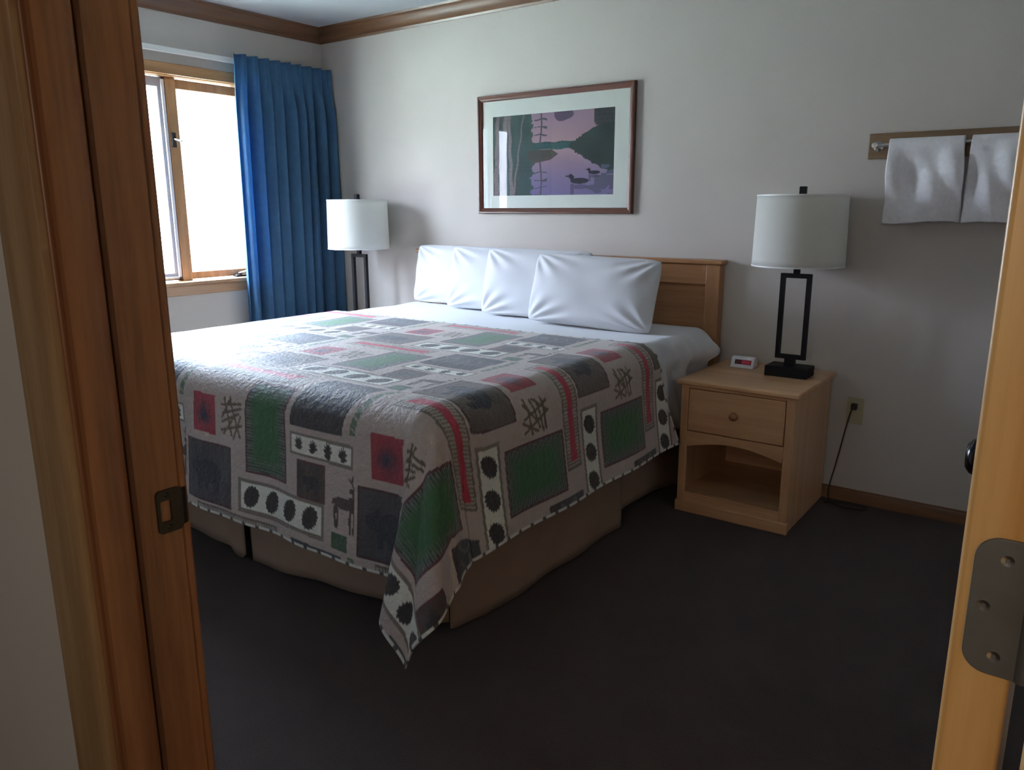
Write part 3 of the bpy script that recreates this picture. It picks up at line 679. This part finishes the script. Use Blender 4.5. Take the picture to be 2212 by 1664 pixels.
# ------------------------------------------------------------------ lamps
def lamp(cx, cy_, zb, label):
    r = thing('table_lamp', label, 'lamp', (cx, cy_, zb), 'matching iron table lamps')
    MB().box(cx-.090, cx+.090, cy_-.060, cy_+.060, zb, zb+.044).build('base', M['black'], r, bevel=.003)
    MB().box(cx-.022, cx+.022, cy_-.012, cy_+.012, zb+.044, zb+.074).build('stem', M['black'], r, bevel=.001)
    z0, z1, hw, t_ = zb+.073, zb+.443, .0645, .019
    mb = MB(); mb.box(cx-hw, cx-hw+t_, cy_-.0095, cy_+.0095, z0, z1); mb.box(cx+hw-t_, cx+hw, cy_-.0095, cy_+.0095, z0, z1)
    mb.box(cx-hw+t_, cx+hw-t_, cy_-.0095, cy_+.0095, z0, z0+t_); mb.box(cx-hw+t_, cx+hw-t_, cy_-.0095, cy_+.0095, z1-t_, z1)
    mb.build('frame', M['black'], r)
    MB().box(cx-.012, cx+.012, cy_-.010, cy_+.010, z1, z1+.045).build('stem', M['black'], r, bevel=.001)
    MB().lathe((cx, cy_, z1+.045), [(.0001, 0), (.016, 0), (.018, .01), (.018, .05), (.012, .06), (.0001, .06)], n=20).build('socket', M['black'], r)
    MB().lathe((cx, cy_, z1+.105), [(.012, 0), (.014, .015), (.028, .045), (.031, .065), (.026, .086), (.012, .098), (.0001, .10)], n=24).build('bulb', M['whiteplastic'], r, angle=80)
    zs0, zs1 = zb+.478, zb+.768; RB, RT = .188, .182
    n = 80; prof_ = [(RB, zs0), (RT, zs1)]
    th = np.linspace(0, 2*PI, n, endpoint=False)[:, None]; k = np.linspace(0, 1, 12)[None, :]
    rad = RB+(RT-RB)*k; P = np.stack([cx+rad*np.cos(th), cy_+rad*np.sin(th), zs0+(zs1-zs0)*k+0*th], -1)
    sh_ = grid('lamp_shade', P, M['shade'], r, thick=.0015, close=True)
    for zz, rr_ in ((zs0, RB), (zs1, RT)):
        MB().lathe((cx, cy_, zz), [(rr_+.0015, -.003), (rr_+.0015, .003), (rr_-.003, .003), (rr_-.003, -.003)], n=80, closed=True).build('shade_ring', M['railwhite'], r)
    # spider and finial
    sp_ = MB(); 
    for a in (0, 2*PI/3, 4*PI/3): sp_.tube([(cx, cy_, zs1-.012), (cx+(RT-.002)*math.cos(a), cy_+(RT-.002)*math.sin(a), zs1-.004)], .002, 6)
    sp_.tube([(cx, cy_, z1+.10), (cx+.045, cy_, z1+.15), (cx+.042, cy_, z1+.20), (cx, cy_, zs1-.01)], .0018, 6); sp_.tube([(cx, cy_, z1+.10), (cx-.045, cy_, z1+.15), (cx-.042, cy_, z1+.20), (cx, cy_, zs1-.01)], .0018, 6)
    sp_.build('harp', M['bronze'], r)
    MB().tube([(cx, cy_, zs1-.014), (cx, cy_, zs1+.006)], .006, 10).build('finial_stem', M['black'], r)
    MB().box(cx-.013, cx+.013, cy_-.013, cy_+.013, zs1+.004, zs1+.036).build('finial', M['black'], r, bevel=.002)
    return r
l1 = lamp(3.205, -.215, .598, 'black iron lamp with white drum shade on the nightstand right of bed')
l2 = dup(l1, Vector((.545, -.25, .598)), 'black iron lamp with white drum shade in corner beside blue curtain', 'matching iron table lamps')

# alarm clock
ck = thing('alarm_clock', 'small white digital alarm clock with red display on the nightstand', 'clock', (2.975, -.15, .598))
sec = [(-.185, .598), (-.180, .602), (-.166, .640), (-.158, .646), (-.135, .646), (-.118, .638), (-.112, .604), (-.114, .598)]
MB().prism(sec, 'x', 2.925, 3.032).build('case', M['whiteplastic'], ck, bevel=.007, seg=3)
def facepoly(x0, x1, t0, t1, off, mb):
    a = Vector((0, -.180, .602)); b_ = Vector((0, -.166, .640)); n_ = Vector((0, -.94, .34)).normalized()*off
    P = [(x0, *(a+(b_-a)*t0+n_)[1:]), (x1, *(a+(b_-a)*t0+n_)[1:]), (x1, *(a+(b_-a)*t1+n_)[1:]), (x0, *(a+(b_-a)*t1+n_)[1:])]
    Q = [(p_[0], p_[1]+.003, p_[2]-.001) for p_ in P]; return mb.add(P+Q, [(0, 1, 2, 3), (7, 6, 5, 4), (0, 4, 5, 1), (1, 5, 6, 2), (2, 6, 7, 3), (3, 7, 4, 0)])
facepoly(2.944, 3.020, .28, .82, .0012, MB()).build('display', M['display'], ck, smooth=False)
dg = MB()
facepoly(2.976, 3.017, .34, .76, .0016, dg); dg.build('digits', M['digits'], ck, smooth=False)

# ------------------------------------------------------------------ framed picture
pc = thing('framed_picture', 'framed lake print with loons hanging on the wall above the bed', 'picture', (1.81, -.002, 1.286))
PX0, PX1, PZ0, PZ1 = 1.314, 2.306, 1.286, 1.926; FW = .031; yb, yf = -.002, -.026
def framebar(pts_in, pts_out): pass
secf = [(0, yb), (0, yf+.006), (.004, yf), (.010, yf), (.016, yf+.004), (.024, yf+.006), (.029, yf+.010), (FW, yf+.013), (FW, yb)]
def bar(a_out, b_out, inward, axis, m_):
    mb = MB(); n = len(secf); vs = []
    for (P_, sgn) in ((a_out, 1), (b_out, -1)):
        for (d, yy) in secf:
            dx = inward[0]*d+(sgn*d if axis == 'x' else 0); dz = inward[1]*d+(sgn*d if axis == 'z' else 0)
            vs.append((P_[0]+dx, yy, P_[1]+dz))
    mb.add(vs, [(i, (i+1) % n, n+(i+1) % n, n+i) for i in range(n)]+[tuple(range(n)), tuple(range(n, 2*n))[::-1]])
    return mb.build('frame', m_, pc, angle=25)
bar((PX0, PZ1), (PX1, PZ1), (0, -1), 'x', M['frame']['x']); bar((PX0, PZ0), (PX1, PZ0), (0, 1), 'x', M['frame']['x'])
bar((PX0, PZ0), (PX0, PZ1), (1, 0), 'z', M['frame']['z']); bar((PX1, PZ0), (PX1, PZ1), (-1, 0), 'z', M['frame']['z'])
MB().box(PX0+.02, PX1-.02, -.0045, -.002, PZ0+.02, PZ1-.02).build('backing_board', M['bark'], pc, smooth=False)
AX0, AX1, AZ0, AZ1 = 1.415, 2.190, 1.385, 1.812
mb = MB(); mb.box(PX0+.02, PX1-.02, -.0085, -.005, AZ1, PZ1-.02); mb.box(PX0+.02, PX1-.02, -.0085, -.005, PZ0+.02, AZ0); mb.box(PX0+.02, AX0, -.0085, -.005, AZ0, AZ1); mb.box(AX1, PX1-.02, -.0085, -.005, AZ0, AZ1)
mb.build('mat_board', M['art_mat'], pc, smooth=False)
def art_colour(s, t_):      # s 0..1 left-right, t 0..1 bottom-top
    C = np.zeros(s.shape+(3,)); n1 = wav(31, s*1.8, t_, 45, 8); n2 = wav(32, s*1.8, t_, 14, 6); n3 = wav(33, s*1.8, t_, 110, 8)
    sky = np.array((.42, .30, .42)); pink = np.array((.56, .37, .42)); lav = np.array((.26, .21, .42))
    k = np.clip(np.abs(t_-.66)*2.2, 0, 1)[..., None]; C[:] = pink*(1-k)+sky*k
    k = np.clip((.48-t_)*2.3, 0, 1)[..., None]; C = C*(1-k)+lav*k
    DG = np.array((.035, .065, .06)); 
    # far shore
    m_ = np.abs(t_-.60+.02*(s-.6)) < .045+.018*n1; C[m_] = (np.array((.03, .13, .13))*(1+.4*n3[..., None]))[m_]
    # right hill and its mirror
    h = np.interp(s, [0, .62, .70, .80, .90, 1], [0, 0, .07, .17, .26, .34])+.035*n1+.02*n3; m_ = (np.abs(t_-.58) < h) & (s > .64); C[m_] = (DG*(1+.5*n2[..., None]))[m_]
    m_ = (t_ > .86-.10*(s-.5)+.06*n1) & (s > .84); C[m_] = (np.array((.07, .075, .085))*(1+.5*n3[..., None]))[m_]
    m_ = ((s-.60)/.075)**2+((t_-.98)/.10)**2 < 1+.4*n1; C[m_] = np.array((.15, .10, .18))
    # left dark forest + grass bank
    edge = .345+.03*n1+.012*n3+.03*np.exp(-((t_-.62)/.03)**2); m_ = s < edge; C[m_] = (np.array((.055, .105, .085))*(1+.45*n2[..., None]+.3*n3[..., None]))[m_]
    m_ = (s < .56-.9*np.abs(t_-.50)) & (np.abs(t_-.50) < .055) & (s > .3); C[m_] = np.array((.10, .09, .07))
    m_ = (s > .34) & (s < .50) & (np.abs(t_-.435-.25*(s-.42)) < .022); C[m_] = np.array((.13, .10, .08))
    # birch trunks at the left
    for c0, wd, sl in ((.035, .022, .02), (.10, .024, .03), (.155, .016, -.02), (.225, .008, .09)):
        cc = c0+sl*(t_-.5)+.004*np.sin(t_*20); m_ = (np.abs(s-cc) < wd*(.7+.3*(1-t_))); C[m_] = (np.array((.30, .25, .25))*(1+.25*n3[..., None]))[m_]
    # reeds / thin sapling in mid left with cross twigs
    m_ = np.abs(s-.415-.008*np.sin(t_*9)) < .006; C[m_] = np.array((.12, .10, .13))
    m_ = (s > .35) & (s < .48) & (np.mod(t_*11+.4*n1, 1) < .18) & ((t_ < .33) | (t_ > .72)) & (np.abs(s-.415) < .055); C[m_] = np.array((.11, .10, .14))
    # loons
    def loon(cs, ct, k_, fl_=1):
        nonlocal C
        S_ = (s-cs)*1.81/k_*fl_; T_ = (t_-ct)/k_; r = ((S_/.13)**2+(T_/.035)**2 < 1) | (np.hypot(S_+.125, (T_-.055)*1.0) < .030) | ((np.abs(S_+.105) < .026) & (T_ > -.01) & (T_ < .06)) | ((np.abs(T_-.058) < .007) & (S_ > -.20) & (S_ < -.13))
        C[r] = np.array((.03, .022, .05)); r2 = ((S_/.12)**2+((T_+.07)/.028)**2 < 1) | ((np.abs(S_+.105) < .024) & (T_ < -.03) & (T_ > -.16)); C[r2] = C[r2]*.45+np.array((.03, .025, .06))
    loon(.735, .17, 1.0); loon(.85, .265, .62)
    m_ = (s > .76) & (t_ < .16) & (n1 > .05) | ((s > .85) & (t_ < .23) & (n2 > 0)); C[m_] = C[m_]*.4+np.array((.04, .055, .07))
    m_ = (s > .90) & (t_ > .17) & (t_ < .38) & (n1 > .1); C[m_] = np.array((.14, .15, .24))
    return C**1.12*.68
s_ = np.linspace(0, 1, 330)[:, None]+np.zeros((1, 185)); t__ = np.linspace(0, 1, 185)[None, :]+0*s_
P = np.stack([AX0-.002+(AX1-AX0+.004)*s_, 0*s_-.0066, AZ0-.002+(AZ1-AZ0+.004)*t__], -1)
grid('print', P, M['art'], pc, col=art_colour(s_, t__))
MB().box(PX0+.024, PX1-.024, -.0118, -.0100, PZ0+.024, PZ1-.024).build('glass', M['picglass'], pc, smooth=False)

# ------------------------------------------------------------------ towel rack and towels
tr = thing('towel_rack', 'wooden board towel rack with bar mounted on the right of back wall', 'towel rack', (3.7, -.002, 1.51))
MB().box(3.400, 4.085, -.020, -.001, 1.512, 1.614).build('board', M['rack'], tr, bevel=.003)
BZ, BY = 1.562, -.088
for x in (3.440, 4.052):
    MB().lathe((x, -.020, BZ), [(.0001, 0), (.020, 0), (.020, -.004), (.010, -.008), (.0075, -.03), (.0075, -.066), (.0115, -.068), (.0115, -.080), (.0001, -.081)], 'y', 24).build('bar_post', M['chrome'], tr)
MB().tube([(3.435, BY, BZ), (4.058, BY, BZ)], .0072, 16).build('bar', M['chrome'], tr)
MB().tube([(3.660, -.001, 1.290), (3.660, -.030, 1.285), (3.660, -.052, 1.268), (3.660, -.052, 1.258)], [.009, .007, .008, .010], 12).build('lower_peg', M['darkgap'], tr)
def towel(x0, x1, seed, label, flen=.305, blen=.27):
    n, m_ = 60, 120; s = np.linspace(0, 1, n)[:, None]; r = .0165
    L = flen+blen+PI*r; a = np.linspace(0, L, m_)[None, :]
    zf = np.where(a < flen, BZ-(flen-a), 0.0)
    ang = np.clip((a-flen)/r, 0, PI)
    yy = np.where(a < flen, BY-r, np.where(a < flen+PI*r, BY-r*np.cos(ang), BY+r)); zz = np.where(a < flen, BZ-(flen-a), np.where(a < flen+PI*r, BZ+r*np.sin(ang), BZ-(a-flen-PI*r)))
    front = np.clip((flen-a)/flen, 0, 1); w_ = np.clip(front*2.5, 0, 1)
    yy = yy-w_*(.018*np.sin(s*7.5+seed+2.5*front)+.011*np.sin(s*15+seed*2-5*front)+.016)+0*s
    wid = (x1-x0)*(1+.03*front); xc = (x0+x1)/2; xx = xc+(s-.5)*wid+.006*np.sin(a*9+seed)
    zz = zz+0*s-.006*np.sin(s*5+seed)*front
    yy = np.minimum(yy, -.024)
    o = grid('towel', np.stack([xx+0*a, yy, zz], -1), M['towel'], thick=.014, offset=0)
    return tag(o, label, 'towel', 'white towels on the rack')
towel(3.500, 3.765, 1, 'white towel hanging on the rack, the left of the two')
towel(3.788, 4.015, 3, 'white towel hanging on the rack, the right one partly behind the door edge')

# ------------------------------------------------------------------ outlet with plug and lamp cord
ou = thing('power_outlet', 'cream wall outlet on the wall right of the nightstand', 'outlet', (3.447, -.001, .366))
MB().box(3.412, 3.482, -.006, 0, .368, .488).build('cover_plate', M['ivory'], ou, bevel=.002)
for z_ in (.402, .452):
    MB().prism([(3.447+.017*math.cos(a)*1.0, z_+.014*math.sin(a)) for a in np.linspace(0, 2*PI, 24, endpoint=False)], 'y', -.0075, -.006).build('socket', M['ivory'], ou)
cdv = thing('lamp_cord', 'black lamp cord plugged into the outlet and trailing to the floor', 'cord', (3.43, -.03, .02))
MB().box(3.432, 3.456, -.034, -.0077, .436, .464).build('plug', M['darkgap'], cdv, bevel=.004)
pts = []
ctrl = [(3.442, -.036, .446), (3.436, -.046, .425), (3.424, -.045, .36), (3.408, -.042, .26), (3.392, -.045, .16), (3.378, -.055, .07), (3.385, -.075, .015), (3.43, -.10, .006), (3.50, -.105, .006), (3.545, -.08, .006), (3.53, -.05, .006), (3.46, -.045, .006), (3.40, -.07, .006), (3.375, -.10, .006)]
for i in range(len(ctrl)-1):
    p0, p1, p2, p3 = [Vector(ctrl[max(0, min(len(ctrl)-1, i+k))]) for k in (-1, 0, 1, 2)]
    for k in range(6):
        t_ = k/6; pts.append(.5*((2*p1)+(-p0+p2)*t_+(2*p0-5*p1+4*p2-p3)*t_*t_+(-p0+3*p1-3*p2+p3)*t_**3))
pts.append(Vector(ctrl[-1])); MB().tube(pts, .0032, 8).build('cord', M['darkgap'], cdv, angle=80)
